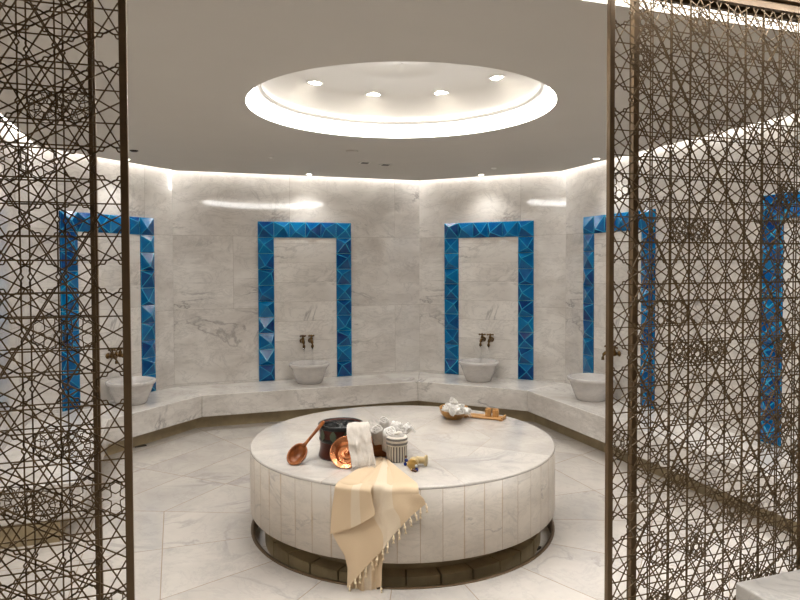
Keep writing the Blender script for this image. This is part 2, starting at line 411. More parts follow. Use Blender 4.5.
# ------------------------------------------------------------------ niches: tile surround, basin, two taps, spot
TW = 1.045 / 6
def tile_frame(seed, label):
    rnd = random.Random(seed); m = MB(); tone = []
    def tile(x0, z0):
        g = .0015; c = [Vector((x0+g, z0+g)), Vector((x0+TW-g, z0+g)), Vector((x0+TW-g, z0+TW-g)), Vector((x0+g, z0+TW-g))]
        ap = Vector((x0 + TW*rnd.uniform(.2, .8), z0 + TW*rnd.uniform(.22, .78))); hb, ha = -.012, -.012 - rnd.uniform(.028, .046)
        def P3(p):                                    # height of the tile face at a point inside a facet
            return p
        tn = rnd.uniform(0, .6)
        for k in range(4):
            a = Vector((c[k].x, hb, c[k].y)); b = Vector((c[(k+1)%4].x, hb, c[(k+1)%4].y)); t = Vector((ap.x, ha, ap.y))
            cen = (a + b + t) / 3; ins_ = .88
            A, B, T_ = [cen + (q - cen) * ins_ for q in (a, b, t)]
            bb = len(m.v); m.add([a, b, t, A, B, T_], [(3, 4, 5)], False, 0); m.add([], [], False)
            m.f += [(bb, bb+1, bb+4, bb+3), (bb+1, bb+2, bb+5, bb+4), (bb+2, bb, bb+3, bb+5)]
            m.sm += [False]*3; m.mi += [1]*3
            ft = min(1, max(0, tn + rnd.uniform(-.25, .45))); tone.extend([ft] + [rnd.uniform(.0, .8)]*3)
        bb = len(m.v); m.add([(p.x, hb, p.y) for p in c] + [(p.x, 0, p.y) for p in c], [(k, 4+k, 4+(k+1)%4, (k+1)%4) for k in range(4)], False, 0); tone.extend([tn]*4)
    for i in range(6): tile(i*TW, HB + 9*TW)
    for j in range(9): tile(0, HB + j*TW); tile(5*TW, HB + j*TW)
    return m, tone
def wall_frame(a, b):
    a, b = Vector(a), Vector(b); d = (b - a).normalized(); return a, d, Vector((d.y, -d.x)), math.atan2(d.y, d.x)
sites = [  # wall start, wall end, distance of the surround along the wall, words
    (P[1], P[2], .277, 'partly behind the left screen', 'left'),
    (P[2], P[3], .869, 'on the wide back wall', 'back'),
    (P[3], P[4], .322, 'on the angled wall right of the back wall', 'angled'),
    (P[4], P[5], .333, 'cut by the right screen post', 'right'),
    (P[4], P[5], 2.465, 'far right, wholly behind the right screen', 'far')]
WHERE = {'left': 'at the left screen edge', 'back': 'on the wide back wall', 'angled': 'on the angled wall right of centre', 'right': 'beside the right screen post', 'far': 'at far right behind the right screen'}
def bowl_basin():
    m = MB(); prof = [(.0001, 0), (.118, 0), (.128, .012), (.16, .10), (.185, .168), (.198, .176), (.203, .186), (.203, .202), (.198, .208), (.178, .208), (.172, .202), (.15, .12), (.11, .045), (.0001, .035)]
    return m.lathe(prof, 64)
def make_tap():
    t = thing('wall_tap', None, 'tap')
    fl_ = MB().lathe([(.0001, 0), (.021, 0), (.021, .004), (.014, .009), (.011, .014), (.011, .03), (.0001, .03)], 20, axis_frame((0, 0, 0), (0, -1, 0))).build('flange', 'brass', t)
    MB().tube([(0, -.026, 0), (0, -.05, 0), (0, -.075, -.002), (0, -.092, -.012), (0, -.10, -.03), (0, -.10, -.048)], [.013, .017, .014, .012, .011, .0125], 14).build('spout', 'brass', t)
    MB().lathe([(.0001, .0), (.012, 0), (.014, .012), (.009, .022), (.007, .03), (.0001, .03)], 16, Matrix.Translation((0, -.05, .008))).build('valve', 'brass', t)
    h = MB()
    for k in range(4):
        a = k*pi/2 + .4; h.tube([(0, -.05, .043), (.022*cos(a), -.05 + .022*sin(a), .043)], [.005, .0055], 8); h.ball((.024*cos(a), -.05 + .024*sin(a), .043), .0075, 6)
    h.ball((0, -.05, .044), .009, 8); h.build('handle', 'brass', t)
    return t
tap0, basin0 = make_tap(), thing('wash_basin', None, 'basin')
bowl_basin().build('bowl', 'basin', basin0)
TAPLOC = []
for i, (a, b, s, words, key) in enumerate(sites):
    a, d, nrm, ang = wall_frame(a, b); o = a + d*s + nrm*.0015; cen = a + d*(s + 3*TW)
    t = thing('tile_surround', 'tall surround of faceted blue glazed tiles ' + words, 'tile surround', (o.x, o.y, 0), ang, 'blue tile surrounds on the walls')
    m, tone = tile_frame(11 + i*7, ''); m.build('blue_tiles', ['tile', 'tileridge'], t, tone=tone)
    MB().box((TW+.001, -.006, HB+.001), (5*TW-.001, 0, HB + 9*TW-.001)).build('marble_panel', 'panel', t)
    bs = basin0 if i == 0 else copy_tree(basin0); c = cen + nrm*.27 + d*(.22 if key == 'far' else -.018); bs.location = (c.x, c.y, HB + .0005); bs.rotation_euler.z = i*1.3; bs.scale = (1.07, 1.07, 1.03)
    tag(bs, 'round grey white marble wash basin ' + WHERE[key], 'basin', 'marble wash basins on the bench')
    for k, sd in enumerate((-1, 1)):
        tp = tap0 if (i == 0 and k == 0) else copy_tree(tap0); c = cen + d*(sd*.047) + nrm*.006
        tp.location = (c.x, c.y, .765); tp.rotation_euler.z = ang; tp.scale = (1.3, 1.15, 1.35)
        tag(tp, ('left' if sd < 0 else 'right') + ' of two aged brass wall taps ' + WHERE[key], 'tap', 'brass taps above the basins')
        if key in ('back', 'angled'):
            w = c + nrm*.115
            st_ = MB().tube([(0, 0, .766 - .065 - HB - .036), (0, 0, .25), (0, 0, .12), (0, 0, .0)], [.008, .006, .005, .0055], 10).build('water_stream', 'water', None, (w.x, w.y, HB + .036))
            tag(st_, 'clear stream of water from the ' + ('left' if sd < 0 else 'right') + ' tap ' + WHERE[key], 'water stream', 'water running into the basins')

# ------------------------------------------------------------------ downlights
def make_downlight(r):
    t = thing('ceiling_downlight', None, 'ceiling light')
    MB().lathe([(r*.78, .004), (r*.78, -.004), (r, -.004), (r*1.05, .0)], 28).build('trim_ring', 'frost', t)
    MB().lathe([(.0001, -.001), (r*.78, -.001)], 28).build('lamp_face', 'lamp', t)
    return t
def spot(loc, power, angle, blend=.5, aim=None, size=.03):
    l = bpy.data.lights.new('spot_lamp', 'SPOT'); l.energy = power; l.spot_size = R(angle); l.spot_blend = blend; l.color = (1, .99, .97); l.shadow_soft_size = size
    o = bpy.data.objects.new('spot_lamp', l); COL.objects.link(o); o.location = loc
    if aim: o.rotation_euler = (Vector(aim) - Vector(loc)).to_track_quat('-Z', 'Y').to_euler()
    return o
PW_DOME, PW_NICHE = 11.5, 9
dl0 = make_downlight(.06); names = {130: 'leftmost of the downlights seen in the ceiling dome', 88: 'second downlight from the left in the ceiling dome', 46: 'third downlight from the left in the ceiling dome', 2: 'rightmost of the downlights seen in the ceiling dome'}
first = True
for k, deg in enumerate((130, 88, 46, 2, -43, -88, -133, 175)):
    p = DC + Vector((cos(R(deg)), sin(R(deg))))*.69
    if deg in names:
        o = dl0 if first else copy_tree(dl0); first = False
        o.location = (p.x, p.y, 2.842); tag(o, names[deg], 'ceiling light', 'downlights in the ceiling dome')
    spot((p.x, p.y, 2.832), PW_DOME, 140, .6, (p.x - (p.x-DC.x)*2.6, p.y - (p.y-DC.y)*2.6, 0))
sp0 = make_downlight(.036); first = True
for i, (a, b, s, words, key) in enumerate(sites):
    a, d, nrm, ang = wall_frame(a, b); c = a + d*(s + 3*TW) + nrm*.235
    o = sp0 if first else copy_tree(sp0); first = False
    o.location = (c.x, c.y, ZC - .001); tag(o, 'small round downlight over the niche ' + WHERE[key], 'ceiling light', 'small downlights along the ceiling edge')
    spot((c.x, c.y, ZC - .012), PW_NICHE, 116, .9, (c.x, c.y, 0), .02)

for x, y, e in ((3.66, 2.35, 45), (-.88, 2.5, 45), (-.92, 5.1, 18)):     # unseen downlights: right one known by its wall reflection, left two added as fill
    spot((x, y, ZC - .012), e, 136, .9, (x + (1.35-x)*.25, y + (3.9-y)*.3, 0), .018)

# small ceiling fittings
def disc_fit(px, py, r, name, mat, label, cat):
    p = at(px, py, ZC); m = MB().lathe([(.0001, -.012), (r*.6, -.012), (r, -.004), (r, .001)], 20)
    return tag(m.build(name, mat, None, p), label, cat)
disc_fit(352, 151, .055, 'smoke_detector', 'ceiling', 'flat round grey disc on the ceiling left of two square fittings', 'detector')
for px, py, w in ((365, 162.5, 'left'), (385.5, 164.5, 'right')):
    p = at(px, py, ZC); g = thing('ceiling_vent', 'small square dark ceiling fitting, ' + w + ' of the pair before the back wall', 'ceiling fitting', p, 0, 'square fittings in the ceiling')
    MB().box((-.05, -.05, -.005), (.05, .05, .0)).build('frame', 'frost', g); MB().box((-.034, -.034, -.008), (.034, .034, -.0051)).build('grille', 'dark', g)
disc_fit(271, 157, .022, 'ceiling_sensor', 'frost', 'tiny pale ceiling fitting left of the round disc', 'ceiling fitting')
disc_fit(494, 168, .03, 'ceiling_sensor', 'frost', 'tiny pale ceiling fitting right of the angled wall downlight', 'ceiling fitting')
disc_fit(134, 150.5, .035, 'ceiling_sensor', 'dark', 'thin dark ceiling fitting beside the left screen post', 'ceiling fitting')

# floor drains
def drain(p, sz, label):
    g = thing('floor_drain', label, 'drain', p, .3); MB().box((-sz, -sz*.6, 0), (sz, sz*.6, .004)).build('drain_plate', 'dark', g)
    m = MB()
    for k in range(-3, 4): m.box((k*sz*.25 - sz*.05, -sz*.45, .004), (k*sz*.25 + sz*.05, sz*.45, .006))
    m.build('grate', 'bronze', g)
drain(at(140, 446, 0), .05, 'small dark floor drain under the bench at the left screen edge')
drain(at(622, 459, 0), .05, 'small dark floor drain under the bench behind the right screen')

# ------------------------------------------------------------------ round heated platform
drum = thing('marble_platform', 'large round white marble platform with vertical slab cladding', 'platform', (DC.x, DC.y, 0))
MB().lathe([(.0001, DT), (DR-.010, DT), (DR-.005, DT-.001), (DR-.0015, DT-.004), (DR, DT-.009), (DR, DT-.013), (DR-.03, DT-.013)], 160).build('top_slab', 'drumtop', drum)
MB().lathe([(DR-.03, DT-.013), (DR, DT-.013), (DR, DBOT+.004), (DR-.004, DBOT), (.7, DBOT)], 160).build('side_cladding', 'clad', drum)
MB().lathe([(.77, DBOT), (.77, -.02), (.82, -.02), (.82, -.07)], 96).build('plinth', 'plinth', drum)
cb = MB(); nb = 30
for k in range(nb):
    a0, a1 = 2*pi*k/nb + .006, 2*pi*(k+1)/nb - .006; pts = []
    for j in range(4): a = a0 + (a1-a0)*j/3; pts.append((.77*cos(a), .77*sin(a)))
    for j in range(4)[::-1]: a = a0 + (a1-a0)*j/3; pts.append((.86*cos(a), .86*sin(a)))
    cb.poly(pts[::-1], -.07, .022)
cb.build('kerb_stones', 'plinth', drum)
MB().lathe([(RG-.014, -.07), (RG-.014, .006), (RG+.006, .006), (RG+.006, 0)], 96).build('channel_rim', 'bronze', drum)
p = at(534, 549, -.07); g = thing('floor_drain', 'dark drain in the channel at right foot of the round platform', 'drain', (p.x, p.y, -.07), .5)
MB().box((-.035, -.028, 0), (.035, .028, .012)).build('drain_plate', 'dark', g)

# ------------------------------------------------------------------ things on the platform
exec_z = DT
def unit(v): return Vector(v).normalized()
VIEW = unit((at(400, 460, 0) - Vector((0, 0, 0))).xy.to_3d())        # horizontal direction away from the viewer
RIGHT = Vector((VIEW.y, -VIEW.x, 0)); UP = Vector((0, 0, 1))

# dark bucket
pb = at(339.3, 462, DT) + VIEW*.124
bk = thing('copper_bucket', 'dark brown lidded metal bucket behind the copper bowl', 'bucket', pb)
BR, BH = .127, .19
MB().lathe([(.0001, 0), (BR-.004, 0), (BR+.003, .012), (BR+.001, .02), (BR-.007, .06), (BR-.006, .10), (BR-.001, BH-.004), (BR-.008, BH), (BR-.014, BH-.004), (BR-.018, BH-.03)], 64).build('body', 'bucket', bk)
MB().lathe([(BR+.001, BH-.022), (BR+.005, BH-.018), (BR+.005, BH-.002), (BR, BH+.002), (BR-.01, BH+.002), (BR-.012, BH-.01)], 64).build('rim_band', 'bucketband', bk)
MB().lathe([(BR-.006, .094), (BR-.001, .10), (BR-.001, .112), (BR-.004, .118)], 64).build('band', 'bucketband', bk)
ld = MB(); ld.lathe([(.0001, BH-.004), (.02, BH-.003), (.024, BH-.012), (.045, BH-.008), (.05, BH-.015), (.075, BH-.008), (.08, BH-.015), (BR-.014, BH-.008), (BR-.012, BH-.02)], 64)
for k in range(14):
    a = 2*pi*k/14; ld.tube([(.025*cos(a), .025*sin(a), BH-.008), (.095*cos(a), .095*sin(a), BH-.007)], .003, 6)
ld.build('lid', 'bucketband', bk)
for da in (-.28, .32, .85, -.9):
    ang = math.atan2(-VIEW.y, -VIEW.x) + da; m = MB()
    pts = [(0, .0), (.016, .018), (.02, .036), (.012, .05), (0, .066), (-.012, .05), (-.02, .036), (-.016, .018)]
    rr = BR - .0005; vs = [((rr)*cos(ang + x/rr), (rr)*sin(ang + x/rr), .106 + z) for x, z in pts] + [((rr-.012)*cos(ang + x/rr), (rr-.012)*sin(ang + x/rr), .106 + z) for x, z in pts]
    m.add(vs, [tuple(range(8))] + [(i, (i+1)%8, 8+(i+1)%8, 8+i) for i in range(8)]); m.build('leaf_ornament', 'leaf', bk)

# copper bowl leaning on the bucket, mouth to the viewer
bb = at(345, 469.0, DT); rB = .090
tilt = R(34); nrm = (-VIEW*cos(tilt) + UP*sin(tilt) + RIGHT*-.06).normalized()
upd = (UP - nrm*UP.dot(nrm)).normalized(); cb_ = bb + upd*rB + UP*.002
cbw = thing('copper_bowl', 'shiny copper bowl tilted up against the dark bucket', 'bowl', bb)
X = Matrix.Translation(-bb) @ axis_frame(cb_, nrm) @ Matrix.Scale(.92, 4)
MB().lathe([(.0001, -.030), (.05, -.030), (.056, -.028), (.064, -.018), (.070, -.013), (.084, -.008), (.094, .0), (.098, .002), (.098, -.001), (.092, -.008), (.074, -.02), (.06, -.034), (.0001, -.035)], 64, X).build('bowl', 'copper', cbw)
MB().lathe([(.0001, -.010), (.008, -.011), (.012, -.016), (.016, -.024), (.026, -.027), (.032, -.024), (.036, -.029)], 40, X).build('centre_boss', 'copper', cbw)

# wooden spoon leaning on the bucket
q0 = at(297, 464, DT); tip = at(322.5, 416, DT)
hand_end = pb + Vector((0, 0, 0)) - RIGHT*.088 - VIEW*.080 + UP*(BH + .028)
sp = thing('wooden_spoon', 'reddish brown wooden ladle leaning on the dark bucket', 'spoon', q0)
bc = q0 + UP*.056 + RIGHT*.0
he = hand_end - q0; c0 = bc - q0; dirh = (he - c0).normalized()
sx = RIGHT*.62 - VIEW*.62 + UP*.45; sx = (sx).normalized()            # opening direction of the ladle
opn = (-RIGHT*.25 - VIEW*.80 + UP*.50); opn = (opn - dirh*opn.dot(dirh)).normalized(); side = dirh.cross(opn)
X = Matrix((side, dirh, opn)).transposed().to_4x4(); X.translation = c0
m = MB(); prof = []
for k in range(13):
    th = pi*k/12*.5; prof.append((max(1e-4, sin(th)), -cos(th)))
inner = [(r*.86, z*.84 + .0) for r, z in prof][::-1]
m.lathe(prof + inner, 40, X @ Matrix.Diagonal((.053, .066, .046, 1))); m.build('ladle_bowl', 'spoon', sp)
m = MB(); s0 = c0 + dirh*.058; L = (he - s0).length
m.tube([s0 - dirh*.006, s0 + dirh*L*.12, s0 + dirh*L*.4, s0 + dirh*L*.75, s0 + dirh*L*.95, s0 + dirh*L], [.013, .009, .0085, .010, .0115, .006], 14); m.build('handle', 'spoon', sp)

# rolled towels
def roll(length, r, turns=3.1, seed=0, tail=0., n=72, lseg=7):
    rnd = random.Random(seed); m = MB(); outl = []; th = r/(turns+.4)*.78
    a0 = .25*2*pi
    pts_o, pts_i = [], []
    for k in range(n+1):
        a = a0 + (turns*2*pi)*k/n; rr = r*(.14 + .86*k/n) ; wob = 1 + .03*sin(3*a + seed)
        pts_o.append((rr*wob*cos(a), rr*wob*sin(a))); ri = max(.0008, rr - th); pts_i.append((ri*wob*cos(a), ri*wob*sin(a)))
    vs, fs = [], []; nn = n+1; bump = [rnd.uniform(.94, 1.05) for _ in range(lseg+1)]
    for j in range(lseg+1):
        z = length*(j/lseg - .5); e = bump[j]*(1 - .06*abs(2*j/lseg-1)**4)
        for lst in (pts_o, pts_i):
            for k, (x, y) in enumerate(lst):
                dz = (.004*sin(k*.9 + seed) + .03*r*(1-k/n)) if j in (0, lseg) else 0
                vs.append((x*e, y*e, z + (dz if j == lseg else -dz)))
    W = 2*nn
    for j in range(lseg):
        for k in range(n):
            o_ = j*W + k; fs.append((o_, o_+1, o_+1+W, o_+W)); i_ = o_ + nn; fs.append((i_+1, i_, i_+W, i_+1+W))
        for k in (0, n): o_ = j*W + k; fs.append((o_, o_+W, o_+nn+W, o_+nn) if k == n else (o_+W, o_, o_+nn, o_+nn+W))
    for j, fl_ in ((0, 1), (lseg, 0)):
        for k in range(n):
            o_ = j*W + k; f = (o_, o_+1, o_+1+nn, o_+nn); fs.append(f[::-1] if fl_ else f)
    return m.add(vs, fs, True)
def towel(name, mat, c, axis, length, r, seed, label, group, rollang=0., fringe=0):
    m = roll(length, r, 3.1, seed); X = axis_frame((0, 0, 0), axis, rollang); mm = MB(); mm.add(m.v, m.f, True, 0, X)
    o = mm.build(name, mat, None, c); tag(o, label, 'towel', group)
    if fringe:
        f = MB(); rnd = random.Random(seed)
        for k in range(fringe):
            a = 2*pi*k/fringe; p0 = X @ Vector((r*.9*cos(a), r*.9*sin(a), length*.48)); p1 = p0 + (X.to_3x3() @ Vector((0, 0, .014))) + Vector((0, 0, -.012 - rnd.random()*.008)); f.tube([p0, (p0+p1)/2 + Vector((0, 0, .003)), p1], .0014, 5)
        f.build('fringe', mat, o)
    return o
# basket behind the striped towel
pk = at(380.5, 457, DT) + VIEW*.066
bs = thing('wicker_basket', 'small brown wicker basket holding rolled white towels', 'basket', pk)
MB().lathe([(.0001, 0), (.062, 0), (.070, .03), (.074, .07), (.076, .082), (.070, .086), (.066, .08), (.062, .03), (.05, .012), (.0001, .012)], 48, wob=lambda a, z: 1 + .012*sin(a*24)).build('woven_body', 'wicker', bs)
MB().lathe([(.076 + .005*cos(2*pi*k/10), .084 + .005*sin(2*pi*k/10)) for k in range(10)], 48, closed=True).build('woven_rim', 'wicker', bs)
TG = 'rolled white towels in the wicker basket'
def tw(px, py, D_off, z, axis, L, r, seed, label, roll_=0., fr=0):
    # end centre of the roll as seen in the photo, at a height above the platform
    e = at(px, py, z); ax = unit(axis); c = e - ax*(L/2)
    return towel('rolled_towel', 'greytowel' if seed % 2 else 'towel', c, ax, L, r, seed, label, TG, roll_, fr)
tw(383.5, 420, 0, DT+.205, -VIEW*.35 - RIGHT*.05 + UP, .14, .035, 1, 'upright rolled towel standing tallest at the back of the wicker basket')
tw(397, 422.5, 0, DT+.185, VIEW*.1 + RIGHT*.22 + UP, .135, .034, 2, 'pointed rolled towel at the back right of the wicker basket', 1., 10)
tw(376, 429.5, 0, DT+.165, -VIEW*.38 - RIGHT*.22 + UP*1., .085, .044, 3, 'thick rolled towel leaning out at the left of the wicker basket', .5)
tw(390.5, 431, 0, DT+.16, -VIEW*.5 + RIGHT*.12 + UP, .13, .043, 4, 'rolled towel in the middle of the wicker basket above the striped one', 2.)
tw(402.5, 428.5, 0, DT+.165, -VIEW*.35 + RIGHT*.5 + UP*.9, .125, .042, 5, 'rolled towel leaning right above the striped one', 2.6)
tw(410.5, 426.5, 0, DT+.150, RIGHT*.85 - VIEW*.1 + UP*.7, .12, .032, 6, 'outermost right rolled towel with a hanging fringe', .8, 12)
# striped towel
ps = at(397, 463, DT) + VIEW*.055
st = thing('striped_towel', 'rolled black and white striped towel standing before the basket', 'towel', ps)
m = MB(); m.lathe([(.0001, 0), (.05, 0), (.057, .006), (.059, .04), (.0575, .086), (.0605, .09), (.0605, .104), (.058, .108), (.0605, .112), (.0595, .128), (.054, .138), (.046, .139), (.04, .132)], 48, wob=lambda a, z: 1 + .012*sin(5*a) + .01*sin(9*a + z*40)); m.build('outer_wrap', 'stripe', st)
r_ = roll(.12, .044, 2.7, 9); mm = MB(); mm.add(r_.v, r_.f, True, 0, Matrix.Translation((0, 0, .088)) @ Matrix.Rotation(R(-6), 4, 'X')); mm.build('inner_roll', 'greytowel', st)
m = MB(); m.tube([(-.02, -.015, .148), (0, -.022, .157), (.02, -.008, .152), (.016, .012, .15)], [.008, .011, .010, .006], 8); m.build('fold', 'stripe', st)

# small round containers and beads
pj = at(413, 468, DT) + UP*.0275
def lying(name, p, axis, prof, mat, extra, label, cat):
    o = thing(name, label, cat, p); X = axis_frame((0, 0, 0), axis)
    MB().lathe(prof, 32, X).build('body', mat, o); MB().lathe(extra[0], 32, X).build(extra[1], extra[2], o); return o
lying('round_box', pj, -VIEW*.95 - RIGHT*.2, [(.0001, -.03), (.026, -.03), (.026, .018), (.0001, .018)], 'pale', ([(.0265, .012), (.0275, .014), (.0275, .026), (.025, .029), (.0001, .029)], 'lid', 'gold'), 'small round box with gold lid lying on its side', 'box')
pj2 = at(421.5, 466.5, DT) + UP*.030 + VIEW*.015
lying('wooden_spool', pj2, RIGHT*.9 - VIEW*.25, [(.0001, -.028), (.021, -.028), (.019, -.014), (.019, .014), (.021, .022), (.0001, .022)], 'pale', ([(.021, .018), (.0295, .02), (.0295, .03), (.0001, .03)], 'flange', 'pale'), 'small pale wooden spool lying right of the gold lidded box', 'spool')
def beads(p, label, spec):
    o = thing('bead_string', label, 'beads', p)
    for dx, dy, z, r, mat in spec: MB().ball((RIGHT*dx + VIEW*dy + UP*z), r, 8).build('bead', mat, o)
beads(at(415.5, 471.5, DT), 'blue white and brown bead cluster in front of the round box', [(.006, .0, .0105, .0105, 'blue'), (.004, .004, .028, .008, 'frost'), (-.012, -.003, .009, .009, 'bead'), (-.002, -.014, .008, .008, 'bead'), (-.02, .005, .007, .007, 'gold')])
beads(at(405.8, 465.5, DT) - UP*0, 'dark blue beads between the striped towel and the round box', [(-.003, -.004, .010, .010, 'blue'), (.003, -.002, .029, .0095, 'blue'), (.0, .008, .046, .0075, 'bead')])

# white cloth hanging from the bucket
def sheet(name, rows, mat, label, cat, uvs=None, solid=.002, origin=None):
    m = MB(); org = origin or rows[-1][0]
    m.grid([[p - org for p in r] for r in rows], uvs); return tag(m.build(name, mat, None, org, solid=solid, sub=1), label, cat)
NU, NV = 22, 26; rows = []
rim = pb + UP*(BH + .006)
for j in range(NV+1):
    v = j/NV; row = []
    for i in range(NU+1):
        u = i/NU; s_ = (u - .5)
        # profile: in over the lid, over the rim, then down and out to the platform
        if v < .22:
            w = v/.22; base = rim + RIGHT*(.105 + s_*(.095 + .03*w)) - VIEW*(.020 + .100*w - .035*s_*w) + UP*(.012*sin(w*pi) + .004*w)
        else:
            w = (v-.22)/.78
            base = rim + RIGHT*(.105 + .040*w + s_*.125) - VIEW*(.120 - .035*s_ + .135*w**.8) - UP*((BH - .012)*w - .004*(1-w))
        f = .007*sin(u*17 + 2*v) * min(1, v*2.2 + .25) + .004*sin(u*31 + 1 + 3*v)*v
        edge = .004*sin(i*2.1)*(1 if j == NV else 0)
        cr = noise.noise(Vector((u*4, v*5, 3.))); cr2 = noise.noise(Vector((u*9, v*8, 7.)))
        pnt = base - VIEW*(f*.6 + .010 + .016*cr + .009*cr2) + RIGHT*(.012*noise.noise(Vector((v*4, u*2, 1.)))) + UP*abs(edge); pnt.z = max(pnt.z, DT + .003); row.append(pnt)
    rows.append(row)
wc = sheet('white_cloth', rows, 'cloth', 'crumpled white cotton cloth hanging over the dark bucket', 'cloth', solid=.002)
fr = MB(); rnd = random.Random(4)
for k in range(24):
    i = k/23*NU; i0 = min(NU-1, int(i)); p = rows[-1][i0].lerp(rows[-1][i0+1], i - i0) - wc.location
    q = p - VIEW*(.012 + .008*rnd.random()) + RIGHT*rnd.uniform(-.006, .006); q.z = p.z - .014; fr.tube([p, (p+q)/2 + UP*.001, q], .0015, 5)
fr.build('fringe', 'cloth', wc)

# beige bath cloth over the platform edge
def hit(px, py, rad):                                 # front of an upright cylinder about the platform axis
    d = ray(px, py); a = d.x**2 + d.y**2; b = -2*(d.x*DC.x + d.y*DC.y); c = DC.length_squared - rad**2
    k = (-b - math.sqrt(max(0, b*b - 4*a*c)))/(2*a); return Vector((d.x*k, d.y*k, EYE + d.z*k))
def interp(tab, x):
    for (x0, y0), (x1, y1) in zip(tab, tab[1:]):
        if x <= x1: return y0 + (y1-y0)*max(0, (x-x0))/(x1-x0)
    return tab[-1][1]
def drape(top, left, right, bottom, rad, nu=56, nt=10, nh=34, amp=.012, seed=0., folds=(6, 11), crease=0.):
    """top: list of (u, px, py) on the platform; below the edge the cloth fills the outline left(v)..right(v)."""
    rows, uvs = [], []
    xl0, xr0 = left[0][1], right[0][1]
    def hang(u, v):
        xl, xr = interp(left, v), interp(right, v); px = xl + (xr-xl)*u
        yt = 494 - .001*(px-403)**2; py = yt + (bottom(u) - yt)*v; av = amp*(.3 + .85*v)
        ph = u*folds[0] + seed + v*1.5
        rr = rad + av*(.6*sin(ph + .5*sin(ph)) + .35*sin(u*folds[1] + 2*seed - 1.6*v) + .25*sin(5*v + 7*u + seed) + 1.2) + crease*max(0., min(1., (u - .56 + .10*v)/.025))
        return hit(px, py, rr)
    for j in range(nt):                               # lying part
        w = j/nt; row, uv = [], []
        for i in range(nu+1):
            u = i/nu; a = top; px0 = a[0][0] + (a[1][0]-a[0][0])*u; py0 = a[0][1] + (a[1][1]-a[0][1])*u
            p0 = at(px0, py0, DT); e = hang(u, 0); ang = math.atan2(e.y-DC.y, e.x-DC.x)
            p1 = Vector((DC.x + (DR-.035)*cos(ang), DC.y + (DR-.035)*sin(ang), DT)); p = p0.lerp(p1, w)
            p.z = DT + .005 + .45*amp*(abs(sin(u*folds[0] + seed)) + .25); row.append(p); uv.append((u, -.3*(1-w)))
        rows.append(row); uvs.append(uv)
    for j in range(7):                                # rounding the edge
        w = j/7; row, uv = [], []
        for i in range(nu+1):
            u = i/nu; e = hang(u, 0); ang = math.atan2(e.y-DC.y, e.x-DC.x); er = math.hypot(e.y-DC.y, e.x-DC.x)
            zt = DT + .005 + .45*amp*(abs(sin(u*folds[0] + seed)) + .25)
            q0_ = Vector((DC.x + (DR-.035)*cos(ang), DC.y + (DR-.035)*sin(ang), zt)); q1_ = Vector((DC.x + (er+.004)*cos(ang), DC.y + (er+.004)*sin(ang), zt + .004))
            row.append(q0_*(1-w)**2 + q1_*2*w*(1-w) + e*w*w); uv.append((u, 0))
        rows.append(row); uvs.append(uv)
    for j in range(nh+1):
        v = j/nh; rows.append([hang(i/nu, v) for i in range(nu+1)]); uvs.append([(i/nu, v) for i in range(nu+1)])
    return rows, uvs
org = Vector((DC.x + DR*cos(R(-115)), DC.y + DR*sin(R(-115)), DT))
cloth = thing('bath_cloth', 'beige fringed bath cloth draped over the front edge of the round platform', 'cloth', org)
def layer(name, *args, **kw):
    rows, uvs = drape(*args, **kw); m = MB(); m.grid([[p - org for p in r] for r in rows], uvs); m.build(name, 'beige', cloth, solid=.002, sub=1); return rows
# the long end underneath
rows1 = layer('under_fold', ((376, 470), (390, 468)), [(0, 345), (.5, 347), (1, 350)], [(0, 394), (.5, 386), (.8, 382), (1, 381.5)], lambda u: 592 + 3*sin(u*pi*1.5) - 2*u, DR+.003, amp=.012, seed=1.2, folds=(11, 19))
# the main width with its slanting fringed hem
hem = [(0, 589), (.12, 578), (.29, 563), (.455, 550), (.57, 537), (.8, 517), (.92, 509), (1, 504)]
rows2 = layer('upper_fold', ((380, 458), (389, 462)), [(0, 335), (.25, 331.5), (.42, 331), (.54, 337), (.66, 344.5), (.78, 347.5), (1, 347)], [(0, 419), (.5, 424), (1, 426)], lambda u: interp(hem, u), DR+.020, amp=.016, seed=.3, folds=(9, 20), crease=.010)
# a panel folded over on the left
rows3 = layer('top_fold', ((373, 459), (381.5, 457.5)), [(0, 334.5), (.5, 331.5), (1, 330)], [(0, 371), (1, 375.5)], lambda u: 534 - 19*u + 3*sin(u*pi), DR+.046, amp=.008, seed=2.0, folds=(3, 7))
def fringes(row, i0, i1, n, ln, seed):
    rnd = random.Random(seed)
    for k in range(n):
        f = MB(); i = i0 + (i1-i0)*k/(n-1); a = min(len(row)-2, int(i)); p = row[a].lerp(row[a+1], i-a) - org
        q = p + Vector((rnd.uniform(-.006, .010), -.004, -ln*rnd.uniform(.75, 1.2)))
        f.tube([p + UP*.003, p.lerp(q, .5) + RIGHT*rnd.uniform(-.004, .004), q], [.003, .0046, .0034], 6); f.ball(p.lerp(q, .55), .007, 5)
        for d in (-1, 0, 1): f.tube([q + UP*.002, q + Vector((d*.006, -.001, -.013))], .0017, 4)
        f.build('tassel', 'fringe', cloth)
fringes(rows2[-1], 2, 56, 15, .032, 3); fringes(rows1[-1], 20, 55, 5, .02, 5)

